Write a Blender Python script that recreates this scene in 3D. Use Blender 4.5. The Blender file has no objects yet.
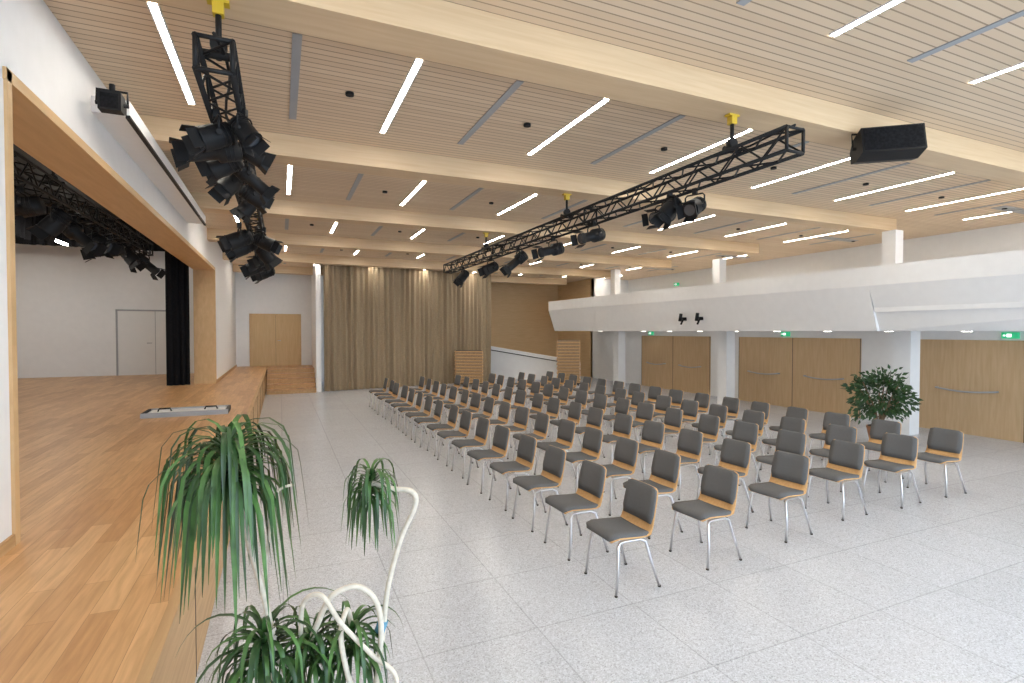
import bpy, math, random
from mathutils import Vector, Matrix
random.seed(7)
S=bpy.context.scene
# ---------------------------------------------------------------- materials
def newmat(name):
    m=bpy.data.materials.new(name); m.use_nodes=True
    nt=m.node_tree; b=nt.nodes['Principled BSDF']
    return m,nt,b
def plain(name,col,rough=.6,metal=0,noise=.04,scale=6,spec=None):
    m,nt,b=newmat(name)
    n=nt.nodes.new('ShaderNodeTexNoise'); n.inputs['Scale'].default_value=scale; n.inputs['Detail'].default_value=3
    tc=nt.nodes.new('ShaderNodeTexCoord'); nt.links.new(tc.outputs['Object'],n.inputs['Vector'])
    r=nt.nodes.new('ShaderNodeValToRGB')
    r.color_ramp.elements[0].position=.3; r.color_ramp.elements[1].position=.7
    r.color_ramp.elements[0].color=tuple(c*(1-noise) for c in col)+(1,)
    r.color_ramp.elements[1].color=tuple(min(1,c*(1+noise)) for c in col)+(1,)
    nt.links.new(n.outputs['Fac'],r.inputs['Fac']); nt.links.new(r.outputs['Color'],b.inputs['Base Color'])
    b.inputs['Roughness'].default_value=rough; b.inputs['Metallic'].default_value=metal
    if spec is not None: b.inputs['Specular IOR Level'].default_value=spec
    return m
def wood(name,c1,c2,stretch=(1,12,12),scale=2.5,rough=.5):
    m,nt,b=newmat(name)
    tc=nt.nodes.new('ShaderNodeTexCoord'); mp=nt.nodes.new('ShaderNodeMapping')
    mp.inputs['Scale'].default_value=stretch
    n=nt.nodes.new('ShaderNodeTexNoise'); n.inputs['Scale'].default_value=scale; n.inputs['Detail'].default_value=5; n.inputs['Distortion'].default_value=.4
    r=nt.nodes.new('ShaderNodeValToRGB'); r.color_ramp.elements[0].position=.3; r.color_ramp.elements[1].position=.72
    r.color_ramp.elements[0].color=c1+(1,); r.color_ramp.elements[1].color=c2+(1,)
    L=nt.links.new; L(tc.outputs['Object'],mp.inputs['Vector']); L(mp.outputs['Vector'],n.inputs['Vector'])
    L(n.outputs['Fac'],r.inputs['Fac']); L(r.outputs['Color'],b.inputs['Base Color']); b.inputs['Roughness'].default_value=rough
    return m
def emis(name,col,st):
    m,nt,b=newmat(name); b.inputs['Base Color'].default_value=col+(1,)
    b.inputs['Emission Color'].default_value=col+(1,); b.inputs['Emission Strength'].default_value=st
    return m
def parquet():
    m,nt,b=newmat('oak_parquet'); L=nt.links.new
    tc=nt.nodes.new('ShaderNodeTexCoord'); mp=nt.nodes.new('ShaderNodeMapping'); mp.inputs['Rotation'].default_value=(0,0,math.radians(90))
    br=nt.nodes.new('ShaderNodeTexBrick'); br.inputs['Scale'].default_value=1; br.inputs['Brick Width'].default_value=1.1; br.inputs['Row Height'].default_value=.13
    br.inputs['Mortar Size'].default_value=.0014; br.inputs['Mortar'].default_value=(.38,.20,.08,1); br.inputs['Bias'].default_value=0
    br.inputs['Color1'].default_value=(.54,.29,.12,1); br.inputs['Color2'].default_value=(.70,.43,.205,1); br.offset=.37
    L(tc.outputs['Object'],mp.inputs['Vector']); L(mp.outputs['Vector'],br.inputs['Vector'])
    mp2=nt.nodes.new('ShaderNodeMapping'); mp2.inputs['Scale'].default_value=(14,1.2,1)
    n=nt.nodes.new('ShaderNodeTexNoise'); n.inputs['Scale'].default_value=2.2; n.inputs['Detail'].default_value=6; n.inputs['Distortion'].default_value=.6
    L(tc.outputs['Object'],mp2.inputs['Vector']); L(mp2.outputs['Vector'],n.inputs['Vector'])
    r=nt.nodes.new('ShaderNodeValToRGB'); r.color_ramp.elements[0].position=.3; r.color_ramp.elements[1].position=.7
    r.color_ramp.elements[0].color=(.82,.77,.72,1); r.color_ramp.elements[1].color=(1.08,1.08,1.08,1)
    L(n.outputs['Fac'],r.inputs['Fac'])
    mx=nt.nodes.new('ShaderNodeMix'); mx.data_type='RGBA'; mx.blend_type='MULTIPLY'; mx.inputs[0].default_value=1
    L(br.outputs['Color'],mx.inputs[6]); L(r.outputs['Color'],mx.inputs[7]); L(mx.outputs[2],b.inputs['Base Color'])
    b.inputs['Roughness'].default_value=.38
    return m
def terrazzo():
    m,nt,b=newmat('terrazzo_tiles'); L=nt.links.new
    tc=nt.nodes.new('ShaderNodeTexCoord')
    v=nt.nodes.new('ShaderNodeTexVoronoi'); v.inputs['Scale'].default_value=120
    L(tc.outputs['Object'],v.inputs['Vector'])
    sp=nt.nodes.new('ShaderNodeSeparateColor'); L(v.outputs['Color'],sp.inputs['Color'])
    r=nt.nodes.new('ShaderNodeValToRGB'); e=r.color_ramp.elements
    e[0].position=0; e[0].color=(.37,.385,.42,1); e[1].position=.95; e[1].color=(.68,.71,.765,1)
    x=e.new(.16); x.color=(.50,.52,.565,1); x=e.new(.6); x.color=(.575,.60,.645,1)
    L(sp.outputs[0],r.inputs['Fac'])
    br=nt.nodes.new('ShaderNodeTexBrick'); br.inputs['Scale'].default_value=1; br.inputs['Brick Width'].default_value=.9; br.inputs['Row Height'].default_value=.9; br.offset=0
    br.inputs['Mortar Size'].default_value=.0055; br.inputs['Mortar Smooth'].default_value=0; br.inputs['Color1'].default_value=(.975,.975,.975,1); br.inputs['Color2'].default_value=(1.025,1.025,1.025,1); br.inputs['Mortar'].default_value=(.76,.76,.77,1)
    L(tc.outputs['Object'],br.inputs['Vector'])
    mx=nt.nodes.new('ShaderNodeMix'); mx.data_type='RGBA'; mx.blend_type='MULTIPLY'; mx.inputs[0].default_value=1
    L(r.outputs['Color'],mx.inputs[6]); L(br.outputs['Color'],mx.inputs[7]); L(mx.outputs[2],b.inputs['Base Color'])
    b.inputs['Roughness'].default_value=.25
    return m
def slats():
    m,nt,b=newmat('ceiling_wood_slats'); L=nt.links.new
    tc=nt.nodes.new('ShaderNodeTexCoord'); sx=nt.nodes.new('ShaderNodeSeparateXYZ'); L(tc.outputs['Object'],sx.inputs[0])
    mu=nt.nodes.new('ShaderNodeMath'); mu.operation='MULTIPLY'; mu.inputs[1].default_value=1/.095; L(sx.outputs['Y'],mu.inputs[0])
    fr=nt.nodes.new('ShaderNodeMath'); fr.operation='FRACT'; L(mu.outputs[0],fr.inputs[0])
    lt=nt.nodes.new('ShaderNodeMath'); lt.operation='LESS_THAN'; lt.inputs[1].default_value=.15; L(fr.outputs[0],lt.inputs[0])
    fl=nt.nodes.new('ShaderNodeMath'); fl.operation='FLOOR'; L(mu.outputs[0],fl.inputs[0])
    wn=nt.nodes.new('ShaderNodeTexWhiteNoise'); wn.noise_dimensions='1D'; L(fl.outputs[0],wn.inputs['W'])
    r=nt.nodes.new('ShaderNodeValToRGB'); r.color_ramp.elements[0].color=(.72,.555,.385,1); r.color_ramp.elements[1].color=(.79,.63,.455,1)
    L(wn.outputs['Value'],r.inputs['Fac'])
    mx=nt.nodes.new('ShaderNodeMix'); mx.data_type='RGBA'; L(lt.outputs[0],mx.inputs[0]); L(r.outputs['Color'],mx.inputs[6]); mx.inputs[7].default_value=(.40,.28,.18,1)
    L(mx.outputs[2],b.inputs['Base Color']); b.inputs['Roughness'].default_value=.55
    return m
def fabric(name,c1,c2,scale=60):
    m,nt,b=newmat(name); L=nt.links.new
    tc=nt.nodes.new('ShaderNodeTexCoord'); n=nt.nodes.new('ShaderNodeTexNoise'); n.inputs['Scale'].default_value=scale
    L(tc.outputs['Object'],n.inputs['Vector']); r=nt.nodes.new('ShaderNodeValToRGB'); r.color_ramp.elements[0].position=.35; r.color_ramp.elements[1].position=.65
    r.color_ramp.elements[0].color=c1+(1,); r.color_ramp.elements[1].color=c2+(1,)
    L(n.outputs['Fac'],r.inputs['Fac']); L(r.outputs['Color'],b.inputs['Base Color']); b.inputs['Roughness'].default_value=.95
    b.inputs['Specular IOR Level'].default_value=.1
    return m
M_white=plain('white_plaster',(.87,.865,.86),.85,noise=.015)
M_oak=parquet(); M_floor=terrazzo(); M_slat=slats()
M_beam=wood('glulam_beam_birch',(.65,.46,.27),(.73,.545,.34),(.6,8,14),2)
M_jamb=wood('oak_veneer_lining',(.60,.39,.19),(.68,.46,.24),(9,.8,3),2)
M_riser=wood('stage_riser_oak',(.47,.28,.125),(.61,.39,.19),(10,.8,12),2)
M_doorw=wood('door_oak_veneer',(.53,.355,.19),(.61,.43,.25),(10,10,.8),2)
M_lightdoor=wood('door_light_oak',(.60,.40,.19),(.68,.48,.25),(10,10,.8),2)
M_panel=wood('wall_oak_panel',(.62,.42,.22),(.70,.50,.28),(.8,.8,12),2.5)
M_black=plain('matte_black',(.009,.009,.010),.55,noise=.1,spec=.3)
M_blackfab=fabric('black_molton',(.008,.008,.009),(.016,.016,.018),40)
M_curt=fabric('taupe_curtain',(.33,.255,.165),(.40,.315,.215),30)
M_grey=fabric('grey_upholstery',(.13,.13,.13),(.165,.165,.165),200)
M_ply=wood('chair_plywood',(.60,.33,.12),(.70,.42,.18),(3,14,14),3,.4)
M_chrome=plain('chrome_steel',(.66,.66,.68),.3,1,noise=.02)
M_vent=plain('vent_grey',(.38,.39,.41),.6)
M_dark=plain('joint_dark',(.06,.05,.04),.7)
M_light=emis('led_strip',(1,.94,.84),50)
M_soffit_fill=emis('added_soffit_glow',(1,.95,.87),14)  # glow for the added fill discs under the balcony
M_exit=emis('exit_sign_green',(.03,.45,.2),.5)
M_exitw=emis('exit_sign_white',(1,1,1),1.0)
M_yellow=plain('clamp_yellow',(.62,.42,.03),.45)
M_leaf=plain('dracaena_leaf',(.07,.165,.04),.42,noise=.5,scale=9)
M_leafd=plain('dracaena_leaf_dark',(.03,.08,.022),.4,noise=.4,scale=9)
M_leaf2=plain('ficus_leaf',(.028,.075,.02),.45,noise=.5,scale=7)
M_stem=plain('pale_stem',(.72,.66,.55),.7,noise=.12,scale=40)
M_bark=plain('bark',(.22,.15,.09),.9,noise=.2,scale=30)
M_pot=plain('terracotta',(.35,.17,.09),.7)
M_soil=plain('soil',(.05,.035,.02),1)
M_metal=plain('brushed_metal',(.55,.56,.58),.35,.9)
M_whitedoor=plain('white_door',(.82,.82,.81),.5,noise=.01)
M_lens=plain('lens_glass',(.12,.13,.15),.15,.3)
M_rope=plain('blue_tie',(.1,.3,.45),.6)
# ---------------------------------------------------------------- mesh builder
class MB:
    def __init__(s): s.v=[];s.f=[];s.m=[];s.sm=[]
    def face(s,idx,m=0,sm=False): s.f.append(idx);s.m.append(m);s.sm.append(sm)
    def hexa(s,p,m=0):
        i=len(s.v); s.v+=[tuple(q) for q in p]
        for f in ((0,3,2,1),(4,5,6,7),(0,1,5,4),(1,2,6,5),(2,3,7,6),(3,0,4,7)): s.face(tuple(i+k for k in f),m)
    def box(s,x0,x1,y0,y1,z0,z1,m=0):
        s.hexa([(x0,y0,z0),(x1,y0,z0),(x1,y1,z0),(x0,y1,z0),(x0,y0,z1),(x1,y0,z1),(x1,y1,z1),(x0,y1,z1)],m)
    def obox(s,c,ax,ay,az,m=0):
        c=Vector(c);ax=Vector(ax);ay=Vector(ay);az=Vector(az)
        s.hexa([c-ax-ay-az,c+ax-ay-az,c+ax+ay-az,c-ax+ay-az,c-ax-ay+az,c+ax-ay+az,c+ax+ay+az,c-ax+ay+az],m)
    def tube(s,pts,r,n=8,m=0,caps=True,radii=None,sm=True):
        pts=[Vector(p) for p in pts]; N=len(pts); up=None; base=len(s.v)
        for k,p in enumerate(pts):
            t=(pts[min(k+1,N-1)]-pts[max(k-1,0)]).normalized()
            if up is None:
                up=Vector((0,0,1)) if abs(t.z)<.9 else Vector((1,0,0))
            a=(up-t*up.dot(t)).normalized(); up=a; b=t.cross(a)
            rr=radii[k] if radii else r
            for j in range(n):
                an=2*math.pi*j/n; s.v.append(tuple(p+a*rr*math.cos(an)+b*rr*math.sin(an)))
        for k in range(N-1):
            for j in range(n):
                j2=(j+1)%n
                s.face((base+k*n+j,base+k*n+j2,base+(k+1)*n+j2,base+(k+1)*n+j),m,sm)
        if caps:
            s.face(tuple(base+j for j in reversed(range(n))),m); s.face(tuple(base+(N-1)*n+j for j in range(n)),m)
    def grid(s,P,m=0,sm=True):
        i=len(s.v); R=len(P);C=len(P[0])
        for row in P: s.v+=[tuple(q) for q in row]
        for a in range(R-1):
            for b in range(C-1): s.face((i+a*C+b,i+a*C+b+1,i+(a+1)*C+b+1,i+(a+1)*C+b),m,sm)
    def solidgrid(s,P,Q,m=0):
        i=len(s.v); R=len(P);C=len(P[0])
        for row in P: s.v+=[tuple(q) for q in row]
        j=len(s.v)
        for row in Q: s.v+=[tuple(q) for q in row]
        for a in range(R-1):
            for b in range(C-1):
                s.face((i+a*C+b,i+a*C+b+1,i+(a+1)*C+b+1,i+(a+1)*C+b),m,True)
                s.face((j+a*C+b,j+(a+1)*C+b,j+(a+1)*C+b+1,j+a*C+b+1),m,True)
        for b in range(C-1):
            s.face((i+b,j+b,j+b+1,i+b+1),m); k=(R-1)*C
            s.face((i+k+b,i+k+b+1,j+k+b+1,j+k+b),m)
        for a in range(R-1):
            s.face((i+a*C,i+(a+1)*C,j+(a+1)*C,j+a*C),m)
            k=C-1; s.face((i+a*C+k,j+a*C+k,j+(a+1)*C+k,i+(a+1)*C+k),m)
    def prism(s,poly,a0,a1,m=0,poly2=None):
        i=len(s.v);n=len(poly)
        for a,pl in ((a0,poly),(a1,poly2 or poly)):
            for p in pl: s.v.append((p[0],a,p[1]))
        s.face(tuple(i+k for k in range(n)),m); s.face(tuple(i+n+k for k in reversed(range(n))),m)
        for k in range(n):
            k2=(k+1)%n; s.face((i+k,i+n+k,i+n+k2,i+k2),m)
    def mesh(s,name,mats):
        me=bpy.data.meshes.new(name); me.from_pydata(s.v,[],s.f)
        for m in mats: me.materials.append(m)
        me.polygons.foreach_set('material_index',s.m); me.polygons.foreach_set('use_smooth',s.sm); me.update()
        return me
    def obj(s,name,mats,loc=(0,0,0),rot=0):
        o=bpy.data.objects.new(name,s.mesh(name,mats)); S.collection.objects.link(o); o.location=loc; o.rotation_euler=(0,0,rot)
        return o
def inst(me,name,loc,rot=(0,0,0),sc=1):
    o=bpy.data.objects.new(name,me); S.collection.objects.link(o); o.location=loc; o.rotation_euler=rot; o.scale=(sc,sc,sc); return o
def one(name,mat,*boxes):
    b=MB()
    for q in boxes: b.box(*q)
    return b.obj(name,[mat])
# ---------------------------------------------------------------- room
ZC=4.87; ZB=4.59; XL=-1.67; ZS=.85; YP=4.60
one('floor',M_floor,(-.6,16.2,-4,25.6,-.1,0))
one('ceiling',M_slat,(XL,16.2,-4,25.6,ZC,ZC+.1))
b=MB(); b.box(-12,-.52,-4,24,ZS-.03,ZS,0); b.box(-12,-.535,-4,24,0,ZS-.03,1)
b.obj('stage_floor',[M_oak,M_riser])
b=MB()
for k in range(14): b.box(-.536,-.531,-4+2*k,-3.996+2*k,.0,ZS-.03,0)
b.box(-.56,-.505,-4,24,ZS-.035,ZS+.004,1)
b.obj('trim_stage',[M_dark,M_riser])
one('wall_left',M_white,(-2.14,XL,-4,YP,ZS,ZC),(-2.14,XL,YP,16.6,4.02,ZC),(-2.14,XL,16.6,24.1,ZS,ZC),(-2.14,XL,-4,16.6,ZC,5.9))
b=MB(); b.box(-2.17,XL+.02,YP,YP+.04,ZS,4.04); b.box(-2.17,XL+.02,16.54,16.6,ZS,4.04); b.box(-2.17,XL+.02,YP-.04,16.66,3.97,4.05)
b.box(XL,XL+.02,YP-.03,YP,ZS,4.05); b.box(XL,XL+.02,16.6,16.66,ZS,4.05)
b.obj('trim_proscenium',[M_jamb])
one('baseboard_left',M_riser,(XL,XL+.02,-4,YP-.04,ZS,ZS+.08),(XL,XL+.02,16.68,24,ZS,ZS+.08))
one('wall_stage_end',M_white,(-12,-2.14,20.8,20.95,ZS,5.9))
one('wall_stage_back',M_white,(-12.1,-12,-4,21,ZS,5.9))
one('wall_stage_near',M_white,(-12,-2.14,-.2,0,ZS,5.9))
one('ceiling_stage',M_black,(-12,-2.14,-.2,21,5.6,5.9))
one('wall_back',M_white,(XL,1.35,24,24.15,0,ZC),(1.2,1.38,20.95,24,0,ZC),(1.35,9.6,25.5,25.6,0,ZC))
b=MB(); b.box(9.6,14.1,25.5,25.6,0,ZC,0); b.box(14,14.1,22,25.5,0,ZC,0)
z=.4
while z<ZC: b.box(9.6,14.0,25.495,25.5,z,z+.006,1); b.box(13.995,14,22,25.5,z,z+.006,1); z+=.42
b.obj('wall_oak_panelling',[M_panel,M_riser])
one('wall_gallery_end',M_white,(14,16.2,22,22.15,0,ZC))
one('wall_right',M_white,(14,14.15,-4,22,0,2.3))
one('wall_gallery_back',M_white,(16.1,16.25,-4,22,2.7,ZC))
b=MB(); b.box(-.6,16.2,-4.15,-4,0,.35); b.box(-.6,16.2,-4.15,-4,4.5,ZC)
b.box(-.6,.2,-4.15,-4,.35,4.5); b.box(15.4,16.2,-4.15,-4,.35,4.5); b.box(XL,-.6,-4.15,-4,ZS,ZC)
b.obj('wall_near',[M_white])
b=MB()
for k in range(8): x=.2+k*15.2/7; b.box(x-.04,x+.04,-4.12,-4.03,.35,4.5)
b.box(.2,15.4,-4.12,-4.03,.35,.42); b.box(.2,15.4,-4.12,-4.03,4.43,4.5); b.box(.2,15.4,-4.12,-4.03,2.9,2.97)
b.obj('window_1',[M_dark])
# balcony
b=MB(); YF=7.1
def pol(xb,zl=3.25): return [(11.3,3.65),(11.3,zl),(xb,2.3),(16.1,2.3),(16.1,2.7),(11.5,2.7),(11.42,3.65)]
b.prism(pol(11.62),YF,21.5); b.prism(pol(12.05),-3.98,YF,poly2=pol(11.70))
b.obj('gallery_balcony',[M_white])
b=MB()  # unseen emissive discs, added to brighten the space below the gallery
for k in range(16):
    y=-3+k*1.55; b.tube([(13.3,y,2.285),(13.3,y,2.3)],.09,16,0); b.tube([(13.3,y,2.29),(13.3,y,2.301)],.105,16,1)
b.obj('added_soffit_fill',[M_soffit_fill,M_whitedoor])
for y in (7.2,12.4,18.1):
    one('column',M_white,(12.65,13.0,y-.18,y+.18,0,2.3)); one('column',M_white,(12.72,13.0,y+.2,y+.5,2.7,ZB if y<16 else ZC))
BY=[.4,4.2,7.72,11.5,15.3,19.1,22.9]
b=MB()
for y in BY:
    b.box(XL,12.95,y-.2,y+.2,ZB,ZC)
b.obj('ceiling_beams',[M_beam])
XA=[-.9,1.22,3.32,5.5,7.75,9.98,12.25,14.4]; XB=[.15,2.27,4.4,6.55,8.8,11.05,13.3]
LT=MB(); VT=MB()
bays=[(1.2,3.1),(4.95,6.93),(8.9,10.75),(12.65,14.5),(16.45,18.3),(20.2,21.9)]
for i,(y0,y1) in enumerate(bays):
    A,Bv=(XA,XB) if i%2==1 else (XB,XA)
    for x in A:
        LT.box(x-.029,x+.029,y0,y1,ZC-.010,ZC+.001,0)
        VT.box(x-.043,x-.029,y0,y1,ZC-.012,ZC+.001,1);VT.box(x+.029,x+.043,y0,y1,ZC-.012,ZC+.001,1)
    for x in Bv:
        VT.box(x-.04,x+.04,y0,y1,ZC-.01,ZC+.001,0)
        VT.tube([(x+.55,(y0+y1)/2,ZC-.03),(x+.55,(y0+y1)/2,ZC)],.045,12,2)
    VT.box(13.6,15.0,(y0+y1)/2-.12,(y0+y1)/2+.12,ZC-.012,ZC+.001,0)
LT.obj('ceiling_light_strips',[M_light]); VT.obj('ceiling_air_vents',[M_vent,M_white,M_black])
b=MB()
for x,y in ((-5.5,17),(-8,17),(-5,12),(-8,12),(-5,7),(-8,7),(-5,2.5),(-8,2.5)):  # far visible tube is real; the rest are unseen, added to light the stage
    b.box(x-.04,x+.04,y,y+1.6,4.7,4.74,0)
    b.box(x-.06,x+.06,y,y+1.6,4.74,4.8,1); b.box(x-.01,x+.01,y+.3,y+.32,4.8,5.6,1); b.box(x-.01,x+.01,y+1.3,y+1.32,4.8,5.6,1)
b.obj('stage_tubes_and_added_fill',[M_light,M_black])
# ---------------------------------------------------------------- doors
def doors(name,y0,y1):
    b=MB(); X=13.96; b.box(X,14.0,y0,y1,0,2.1,0)
    n=2; w=(y1-y0)/n
    for k in range(n+1):
        y=y0+k*w; b.box(X-.004,X,y-.008,y+.008,0,2.1,1)
    for k in range(n):
        c=y0+(k+.5)*w; q=w*.28; pts=[]
        for j in range(9):
            t=j/8; pts.append((X-.09,c-q+2*q*t,1.0-.05*math.sin(math.pi*t)))
        pts=[(X,c-q,1.0)]+pts+[(X,c+q,1.0)]
        b.tube(pts,.018,8,2)
    b.obj(name,[M_doorw,M_dark,M_vent])
doors('door_1',14.25,18.1); doors('door_2',8.95,12.95); doors('door_3',3.6,7.6); doors('door_4',-1.8,2.2)
b=MB(); b.box(-1.12,.72,23.96,24.0,ZS,ZS+2.1,0); b.box(-.203,-.197,23.955,23.96,ZS,ZS+2.1,1)
b.box(-1.18,-1.12,23.95,24,ZS,ZS+2.16,2); b.box(.72,.78,23.95,24,ZS,ZS+2.16,2); b.box(-1.18,.78,23.95,24,ZS+2.1,ZS+2.16,2)
b.tube([(-.12,23.95,ZS+1.05),(-.12,23.9,ZS+1.05),(0.0,23.9,ZS+1.05)],.012,6,3)
b.obj('door_5',[M_lightdoor,M_dark,M_jamb,M_metal])
b=MB(); b.box(-4.85,-3.3,20.76,20.8,ZS,ZS+2.1,0); b.box(-3.83,-3.815,20.755,20.76,ZS,ZS+2.1,1)
for x in (-4.9,-3.3): b.box(x,x+.05,20.74,20.8,ZS,ZS+2.15,2)
b.box(-4.9,-3.25,20.74,20.8,ZS+2.1,ZS+2.15,2); b.tube([(-3.92,20.76,ZS+1.05),(-3.92,20.7,ZS+1.05),(-4.05,20.7,ZS+1.05)],.012,6,1)
b.obj('door_6',[M_whitedoor,M_vent,M_vent])
def exits(x,y,z):
    b=MB(); b.box(x-.03,x+.03,y-.14,y+.14,z,z+.13,0); b.box(x-.034,x-.03,y-.03,y+.05,z+.03,z+.1,1); b.box(x-.034,x-.03,y+.07,y+.11,z+.05,z+.08,1); b.obj('exit_sign',[M_exit,M_exitw])
exits(13.96,11.2,2.14); exits(13.96,5.85,2.14); exits(13.96,17.5,2.14); exits(16.06,18.4,4.3)
one('door_7',M_whitedoor,(16.06,16.1,17.4,18.3,2.7,4.1))
b=MB()
for k in range(5):
    y=20.85+k*.29; b.box(-.5,1.19,y,23.94 if k==4 else y+.31,0,.17*(k+1)-.03,0); b.box(-.5,1.19,y-.02,23.94 if k==4 else y+.31,.17*(k+1)-.03,.17*(k+1),1)
b.obj('stage_steps',[M_riser,M_oak])
b=MB()
p0=Vector((9.0,23.9,0)); p1=Vector((12.7,21.0,0)); n=Vector((.06,.08,0))
b.hexa([p0-n,p1-n,p1+n,p0+n,p0-n+Vector((0,0,1.62)),p1-n+Vector((0,0,.9)),p1+n+Vector((0,0,.9)),p0+n+Vector((0,0,1.62))],0)
q=Vector((-.1,-.12,0))
b.tube([p0+q+Vector((0,0,1.45)),p1+q+Vector((0,0,.73))],.02,8,1)
for t in (.1,.5,.9):
    c=p0.lerp(p1,t); zz=1.45-.72*t; b.tube([c-n+Vector((0,0,zz-.03)),c+q+Vector((0,0,zz))],.01,6,1)
b.obj('stair_parapet',[M_white,M_black])
# ---------------------------------------------------------------- curtain
def curtain(name,p0,p1,z0,z1,folds,amp,mat):
    b=MB(); p0=Vector(p0);p1=Vector(p1); d=(p1-p0); n=Vector((-d.y,d.x)).normalized(); N=folds*8; rows=[]
    for r in range(7):
        t=r/6; row=[]
        for k in range(N+1):
            s=k/N; ph=2*math.pi*folds*s+.5*math.sin(s*23)+.25*math.sin(t*3+s*40)
            a=amp*(.75+.35*math.sin(s*57+t))*(1 if t<.95 else .7)
            off=a*math.sin(ph)+.02*math.sin(s*91+t*2)
            q=p0+d*s+n*off; row.append((q.x,q.y,z0+(z1-z0)*t))
        rows.append(row)
    b.grid(rows,0); return b.obj(name,[mat])
curtain('stage_curtain_taupe',(1.48,20.95),(8.7,22.2),.02,4.85,34,.09,M_curt)
curtain('black_leg_curtain',(-2.76,16.25),(-2.24,16.35),ZS+.01,5.55,4,.06,M_blackfab)
curtain('black_border_drape',(-6.2,2.0),(-6.2,18.3),4.75,5.58,60,.05,M_blackfab)
curtain('black_border_drape',(-9.5,18.8),(-2.3,18.8),4.7,5.58,30,.05,M_blackfab)
# ---------------------------------------------------------------- trusses
def truss(name,x,y0,y1,z,clamps,h=.135,ztop=ZB):
    b=MB(); cs=[(x-h,z-h),(x+h,z-h),(x+h,z+h),(x-h,z+h)]
    for cx,cz in cs: b.tube([(cx,y0,cz),(cx,y1,cz)],.020,8,0)
    n=int((y1-y0)/.27); st=(y1-y0)/n
    for k in range(n):
        a=y0+k*st; c=a+st
        for e in range(4):
            A=cs[e];B=cs[(e+1)%4]
            if k%2: A,B=B,A
            b.tube([(A[0],a,A[1]),(B[0],c,B[1])],.010,6,0,False)
    for k in (0,n//3,2*n//3,n):
        a=y0+k*st
        for e in range(4):
            A=cs[e];B=cs[(e+1)%4]; b.tube([(A[0],a,A[1]),(B[0],a,B[1])],.016,6,0)
    for y in clamps:
        b.tube([(x,y,z+h),(x,y,ztop-.02)],.02,8,0); b.box(x-.035,x+.035,y-.035,y+.035,ztop-.10,ztop-.02,1); b.box(x-.07,x+.07,y-.035,y+.035,ztop-.02,ztop,1)
        b.tube([(x-h,y,z+h+.03),(x+h,y,z+h+.03)],.03,8,0); b.tube([(x,y-.03,z+h+.10),(x,y+.03,z+h+.10)],.055,10,0)
    pts=[(x+.05*math.sin(k*.9),y0+(y1-y0)*k/40,z+h+.03+.012*math.sin(k*2.1)) for k in range(41)]
    b.tube(pts,.012,6,0)
    return b.obj(name,[M_black,M_yellow])
truss('lighting_truss',4.4,3.45,14.6,4.08,[4.2,7.72,11.5],.11)
truss('lighting_truss',-.38,3.9,15.0,4.08,[4.2,7.72,11.5],.105)
truss('lighting_truss',-3.1,3.0,15.9,4.35,[5,10,15],ztop=5.6)
def spot_mesh(tilt,profile=False):
    b=MB(); Z=-.25
    b.box(-.03,.03,-.03,.03,-.07,.02,0)
    c=Vector((0,0,Z))
    b.tube([(0,-.15,Z),(0,-.15,-.10),(0,-.12,-.07),(0,.12,-.07),(0,.15,-.10),(0,.15,Z)],.012,6,0)
    b.tube([(0,-.17,Z),(0,.17,Z)],.03,8,0)
    t=math.radians(tilt); ax=Vector((math.cos(t),0,-math.sin(t))); up=Vector((math.sin(t),0,math.cos(t))); sd=Vector((0,1,0))
    if profile:
        b.tube([c-ax*.22,c-ax*.2,c+ax*.0,c+ax*.02,c+ax*.28,c+ax*.3],.1,14,0,radii=[.07,.115,.12,.085,.085,.1])
    else:
        b.tube([c-ax*.19,c-ax*.17,c-ax*.03,c+ax*.0,c+ax*.15,c+ax*.17],.12,16,0,radii=[.07,.10,.115,.125,.125,.135])
    e=.3 if profile else .17
    b.tube([c+ax*(e+.001),c+ax*(e+.004)],.085,14,1)
    r=.105
    for d,o in ((up,sd),(-up,sd),(sd,up),(-sd,up)):
        cc=c+ax*(e+.055)+d*(r+.02); b.obox(cc,ax*.055+d*.02,o*.095,(d-ax*.4).normalized()*.003,0)
    for k in range(3): b.tube([c-ax*(.14-.04*k),c-ax*(.125-.04*k)],.12,14,0)
    return b.mesh('stage_spotlight',[M_black,M_lens])
SP=[spot_mesh(25),spot_mesh(15,True),spot_mesh(50),spot_mesh(40,True)]
def spot(k,x,y,z,rz,sc=1): inst(SP[k],'stage_spotlight',(x,y,z),(0,0,math.radians(rz)),sc)
zt=3.97
for (k,y,dx,rz,sc) in ((0,4.85,.1,200,.8),(2,5.05,-.1,170,.8),(1,5.4,.1,200,.8),(1,6.9,0,190,.85),(1,8.3,.05,185,.9),(3,9.7,0,170,.95),(0,11.2,0,190,.95),(2,13.2,0,180,.95)):
    spot(k,4.4+dx,y,zt,rz,sc)
for (k,y,dx,rz,sc) in ((2,4.5,.14,330,.6),(0,4.6,-.06,195,.74),(1,4.95,-.08,190,.78),(0,5.05,.16,10,.6),(0,5.35,-.06,170,.74),(3,5.7,.1,10,.68),(2,5.95,-.06,200,.75),(0,6.5,.1,20,.7),(2,7.0,.05,160,.7),
   (0,9.2,-.2,190,1.0),(0,9.5,.14,350,.9),(0,9.9,-.18,180,1.05),(2,10.6,.12,20,1.0),(0,11.5,.1,200,1.0),(0,12.8,-.1,180,1.1),(0,13.9,.05,200,1.1)):
    spot(k,-.38+dx,y,zt,rz,sc)
for j in range(12): spot(j%4,-3.1+random.uniform(-.12,.12),4.0+j*1.02,4.22,random.choice((180,200,10,160,-20)),1.1)
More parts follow.
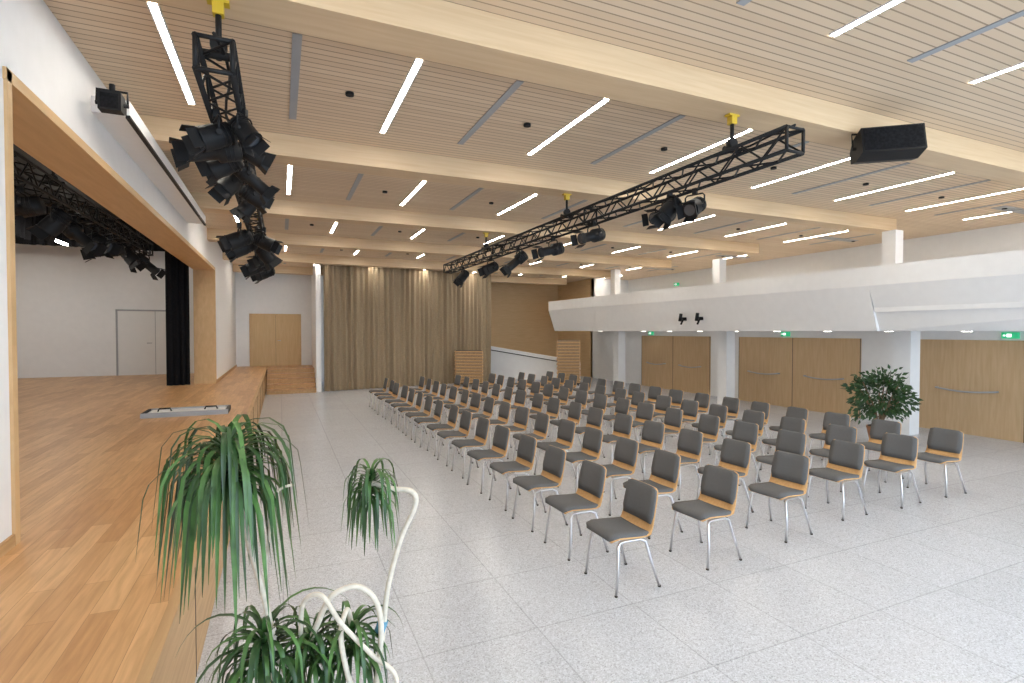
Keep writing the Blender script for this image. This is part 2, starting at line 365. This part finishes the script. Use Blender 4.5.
def speaker(name,loc,rot,w,h,d,arm=None):
    b=MB()
    P=[(-d/2,-h/2),(-d/2,h/2),(d*.2,h/2),(d/2,h*.2),(d/2,-h*.3),(d*.1,-h/2)]
    n=len(P)
    for y in (-w/2,w/2):
        for x,z in P: b.v.append((x,y,z))
    b.face(tuple(range(n)),0); b.face(tuple(reversed(range(n,2*n))),0)
    for k in range(n): k2=(k+1)%n; b.face((k,n+k,n+k2,k2),0)
    b.box(-d/2-.008,-d/2,-w/2+.02,w/2-.02,-h/2+.02,h/2-.02,1)
    b.tube([(0,-w/2-.03,0),(0,-w/2-.03,h/2+.04),(0,w/2+.03,h/2+.04),(0,w/2+.03,0)],.012,6,0); b.tube([(0,-w/2-.04,0),(0,w/2+.04,0)],.02,8,0)
    if arm: b.tube([(0,0,h/2+.03),(0,0,h/2+.06),arm],.02,8,0)
    else: b.tube([(0,0,h/2+.03),(0,0,h/2+.1)],.025,8,0)
    o=b.obj(name,[M_black,M_blackfab],loc); o.rotation_euler=rot; return o
speaker('loudspeaker',(6.34,3.80,4.40),(0,math.radians(14),math.radians(52)),.62,.30,.36,(.21,.11,.24))
speaker('wall_loudspeaker',(-1.44,6.1,4.44),(0,0,math.radians(90)),.18,.17,.2)
b=MB(); b.box(XL,-1.36,6.35,12.1,4.43,4.585,0); b.box(-1.39,-1.352,6.33,12.12,4.405,4.435,1)
b.obj('projection_screen_case',[M_white,M_black])
for y in (12.75,12.05):
    b=MB(); x=11.47; b.box(x-.1,x+.02,y-.05,y+.05,2.62,2.72,0); b.tube([(x-.08,y,2.67),(x-.2,y-.03,2.75)],.03,8,0); b.tube([(x-.2,y-.05,2.83),(x-.2,y+.0,2.6)],.05,8,0); b.tube([(x-.08,y,2.64),(x-.16,y,2.5)],.03,8,0)
    b.obj('wall_camera',[M_black])
b=MB(); cx,cy=-1.5,10.7
b.box(cx-.62,cx+.62,cy-.3,cy+.3,ZS,ZS+.05,0); b.box(cx-.57,cx+.57,cy-.25,cy+.25,ZS+.05,ZS+.06,3)
for s in (-1,1):
    b.box(cx-.64,cx+.64,cy+s*.3-.02,cy+s*.3+.02,ZS,ZS+.08,1); b.box(cx+s*.62-.02,cx+s*.62+.02,cy-.3,cy+.3,ZS,ZS+.08,2)
    b.tube([(cx+s*.35-.1,cy,ZS+.06),(cx+s*.35-.08,cy,ZS+.11),(cx+s*.35+.08,cy,ZS+.11),(cx+s*.35+.1,cy,ZS+.06)],.014,6,2)
b.obj('stage_equipment_case',[M_metal,M_vent,M_black,M_whitedoor])
# ---------------------------------------------------------------- chair
def chair_mesh():
    b=MB()
    prof=[(-.235,.435,.19),(-.225,.452,.215),(-.18,.462,.225),(-.08,.455,.228),(.03,.445,.228),(.10,.443,.225),(.15,.455,.222),(.182,.485,.218),(.20,.53,.215),(.215,.60,.213),(.232,.68,.212),(.25,.76,.208),(.262,.82,.20),(.266,.84,.17)]
    P3=[Vector((p[0],0,p[1])) for p in prof]
    def nrm(k):
        t=(P3[min(k+1,len(P3)-1)]-P3[max(k-1,0)]).normalized(); return Vector((-t.z,0,t.x))
    def surf(i0,i1,off,inset=0,m=0,C=7,th=.011):
        A=[];B=[]
        for k in range(i0,i1+1):
            n=nrm(k); w=prof[k][2]-inset
            if inset and k in (i0,i1): w-=.02
            ra=[];rb=[]
            for j in range(C):
                s=-1+2*j/(C-1); curve=.022*s*s*(1 if k>6 else .45)
                p=P3[k]+n*(off+curve); e=.6 if (inset and abs(s)==1) else 1
                if inset and k in(i0,i1): e=.5
                ra.append(p+Vector((0,w*s,0))+n*th*e); rb.append(p+Vector((0,w*s,0)))
            A.append(ra);B.append(rb)
        b.solidgrid(A,B,m)
    surf(0,13,0,0,0)
    surf(0,6,.0115,.004,1,7,.028)
    surf(8,13,.0115,.004,1,7,.026)
    for s in (-1,1):
        b.tube([(-.23,s*.235,0.0),(-.205,s*.225,.2),(-.185,s*.2,.40),(-.16,s*.185,.425),(-.1,s*.18,.428),(.06,s*.18,.425),(.11,s*.19,.40),(.16,s*.22,.2),(.225,s*.24,0)],.0115,8,2)
        b.tube([(-.2305,s*.235,0),(-.229,s*.235,.015)],.014,8,3); b.tube([(.225,s*.24,0),(.222,s*.24,.015)],.014,8,3)
    b.tube([(-.1,-.18,.425),(-.1,.18,.425)],.01,8,2); b.tube([(.06,-.18,.422),(.06,.18,.422)],.01,8,2)
    return b.mesh('chair',[M_ply,M_grey,M_chrome,M_dark])
CH=chair_mesh()
X0=[2.86,3.98,5.2,6.45,7.55,8.65]; Y0=[4.02,4.1,4.25,4.4,4.42,4.42]
for i in range(6):
    for k in range(16):
        inst(CH,'chair',(X0[i]+random.uniform(-.03,.03)-.012*k,Y0[i]+.80*k+random.uniform(-.03,.03),0),(0,0,math.radians(random.uniform(-4,4)+3)),1.03)
def stack(x,y,n,rz,w=.58):
    b=MB()
    for k in range(n):
        z=.12+k*.062; o=.015*((k*7)%3-1)
        b.box(-w+o,w+o,-.24,.24,z,z+.036,0 if k%2 else 1)
        b.box(-w*.93,w*.93,-.21,.21,z+.036,z+.062,3)
    b.box(-w-.03,w+.03,-.27,.27,.08,.12,3)
    for sx in (-w+.08,w-.08):
        for s in (-.2,.2): b.tube([(sx-.0,s-.015,.04),(sx,s+.015,.04)],.04,10,3)
    b.obj('stacked_wooden_platforms',[M_ply,M_riser,M_grey,M_dark],(x,y,0),rz)
stack(7.25,21.0,22,math.radians(-15)); stack(11.15,19.4,29,math.radians(-25),.48)
# ---------------------------------------------------------------- dracaena
def strap(b,base,az,el,L,w,droop,m=0):
    p=Vector(base); N=10; st=L/N; rows=[]; side=Vector((-math.sin(az),math.cos(az),0)); e=el
    for k in range(N+1):
        t=k/N; d=Vector((math.cos(az)*math.cos(e),math.sin(az)*math.cos(e),math.sin(e)))
        nn=side.cross(d); ww=w*(.6+.4*math.sin(math.pi*min(1,t*1.6)*.5))*(1-t**2.4)+.0006
        rows.append([p-side*ww+nn*-.3*ww,p.copy(),p+side*ww+nn*-.3*ww])
        p=p+d*st
        if e>-1.42: e=max(-1.45,e-droop*(.5+1.0*(1-abs(2*t-.7)))/N)
    b.grid(rows,m,True)
def crown(b,c,n,L,w,droop=2.6):
    for k in range(n):
        az=k*2.39996+random.uniform(-.25,.25); t=k/n
        el=1.35-1.5*t+random.uniform(-.2,.2)
        strap(b,(c[0],c[1],c[2]-.1*t),az,el,L*random.uniform(.6,1.08),w*random.uniform(.7,1.15),droop*random.uniform(.65,1.2),0 if random.random()<.5 else 5)
def smooth(P,n=6):
    P=[Vector(p) for p in P]; out=[]
    Q=[P[0]]+P+[P[-1]]
    for i in range(1,len(Q)-2):
        a,b_,c,d=Q[i-1],Q[i],Q[i+1],Q[i+2]
        for k in range(n):
            t=k/n; out.append(.5*((2*b_)+(c-a)*t+(2*a-5*b_+4*c-d)*t*t+(3*b_-a-3*c+d)*t**3))
    out.append(P[-1]); return out
b=MB()
crown(b,(-.19,2.26,1.82),160,.58,.011,4.6)
crown(b,(.325,2.15,1.71),80,.26,.007,4.2)
crown(b,(-.07,2.2,1.11),95,.42,.011,3.4)
crown(b,(.10,2.19,1.08),50,.32,.010,3.4)
crown(b,(.25,2.17,1.09),65,.34,.010,3.2)
b.tube(smooth([(.2,2.2,.4),(.10,2.2,.74),(-.02,2.19,1.05),(-.066,2.214,1.275),(-.12,2.23,1.50),(-.19,2.263,1.80)]),.012,8,1)
b.tube(smooth([(.24,2.2,.4),(.333,2.13,.864),(.362,2.115,1.064),(.384,2.11,1.264),(.4356,2.10,1.464),(.49,2.077,1.60),(.475,2.085,1.655),(.40,2.12,1.665),(.325,2.15,1.69)]),.011,8,1)
b.tube(smooth([(.26,2.16,.4),(.34,2.09,.95),(.345,2.08,1.2),(.27,2.08,1.31),(.17,2.09,1.29),(.12,2.12,1.18),(.10,2.17,1.10)]),.011,8,1)
b.tube(smooth([(.22,2.14,.4),(.27,2.06,.8),(.22,2.05,1.0),(.20,2.08,1.14),(.23,2.14,1.2),(.25,2.17,1.12)]),.010,8,1)
b.tube(smooth([(.20,2.12,.4),(.36,2.03,.75),(.40,2.02,.95),(.31,2.03,1.06),(.20,2.04,1.20),(.13,2.07,1.31),(.07,2.12,1.27),(.06,2.17,1.12)]),.009,8,1)
b.tube(smooth([(.18,2.2,.4),(.05,2.19,.8),(-.05,2.19,1.0),(-.07,2.2,1.1)]),.011,8,1)
b.tube(smooth([(-.066,2.214,1.28),(-.05,2.2,1.5),(-.03,2.19,1.66),(.0,2.18,1.70),(.04,2.17,1.71)]),.006,6,1)
b.tube([(.352,2.115,1.10),(.365,2.11,1.14)],.022,8,4)
b.tube([(.22,2.2,0),(.22,2.2,.05),(.22,2.2,.42),(.22,2.2,.45)],.2,24,2,radii=[.17,.18,.235,.24]); b.tube([(.22,2.2,.445),(.22,2.2,.455)],.215,24,3)
b.obj('potted_dracaena',[M_leaf,M_stem,M_pot,M_soil,M_rope,M_leafd])
# ficus
b=MB(); c=Vector((11.15,6.75,.98))
for k in range(1300):
    th=random.uniform(0,2*math.pi); ph=math.acos(random.uniform(-.9,1)); r=random.uniform(.5,1.05)*(1+.15*math.sin(3*th)+.12*math.sin(5*ph+th))
    p=c+Vector((.52*r*math.sin(ph)*math.cos(th),.52*r*math.sin(ph)*math.sin(th),.50*r*math.cos(ph)))
    d=(p-c).normalized()+Vector((random.uniform(-.7,.7),random.uniform(-.7,.7),random.uniform(-.9,.3))); d.normalize()
    s=d.cross(Vector((random.uniform(-1,1),random.uniform(-1,1),random.uniform(-.2,1)))).normalized(); n=s.cross(d)
    L=random.uniform(.08,.14); w=L*.25; i=len(b.v)
    b.v+=[tuple(p),tuple(p+d*L*.4+s*w+n*w*.3),tuple(p+d*L),tuple(p+d*L*.4-s*w+n*w*.3),tuple(p+d*L*.45)]
    b.face((i,i+1,i+4),0,False); b.face((i+1,i+2,i+4),0); b.face((i+2,i+3,i+4),0); b.face((i+3,i,i+4),0)
base=Vector((11.15,6.75,.3))
for k in range(14):
    a=k*2.4; e=c+Vector((.35*math.cos(a),.35*math.sin(a),random.uniform(-.2,.35)))
    b.tube(smooth([base,base.lerp(e,.4)+Vector((0,0,.1)),e],4),.012,6,1)
b.tube([(11.15,6.75,0),(11.15,6.75,.33),(11.15,6.75,.36)],.2,24,2,radii=[.15,.22,.225]); b.tube([(11.15,6.75,.355),(11.15,6.75,.365)],.2,20,3)
b.obj('potted_ficus',[M_leaf2,M_bark,M_pot,M_soil])
# ---------------------------------------------------------------- light
w=bpy.data.worlds.new('World'); S.world=w; w.use_nodes=True
w.node_tree.nodes['Background'].inputs[0].default_value=(.75,.87,1,1); w.node_tree.nodes['Background'].inputs[1].default_value=1.0
def area(name,loc,rot,sx,sy,power,col):
    l=bpy.data.lights.new(name,'AREA'); l.shape='RECTANGLE'; l.size=sx; l.size_y=sy; l.energy=power; l.color=col
    o=bpy.data.objects.new(name,l); S.collection.objects.link(o); o.location=loc; o.rotation_euler=rot; return o
area('window_daylight',(7.8,-4.25,2.6),(math.radians(72),0,0),15,4,950,(.66,.82,1))
cd=bpy.data.cameras.new('camera'); cd.sensor_width=36; cd.lens=36*525/1024; cd.clip_start=.05
co=bpy.data.objects.new('camera',cd); S.collection.objects.link(co); co.location=(0,0,2.3)
co.rotation_euler=(math.radians(90-1.15),0,math.radians(-23.75)); S.camera=co
S.view_settings.view_transform='Standard'; S.view_settings.exposure=.26; S.view_settings.gamma=1.0
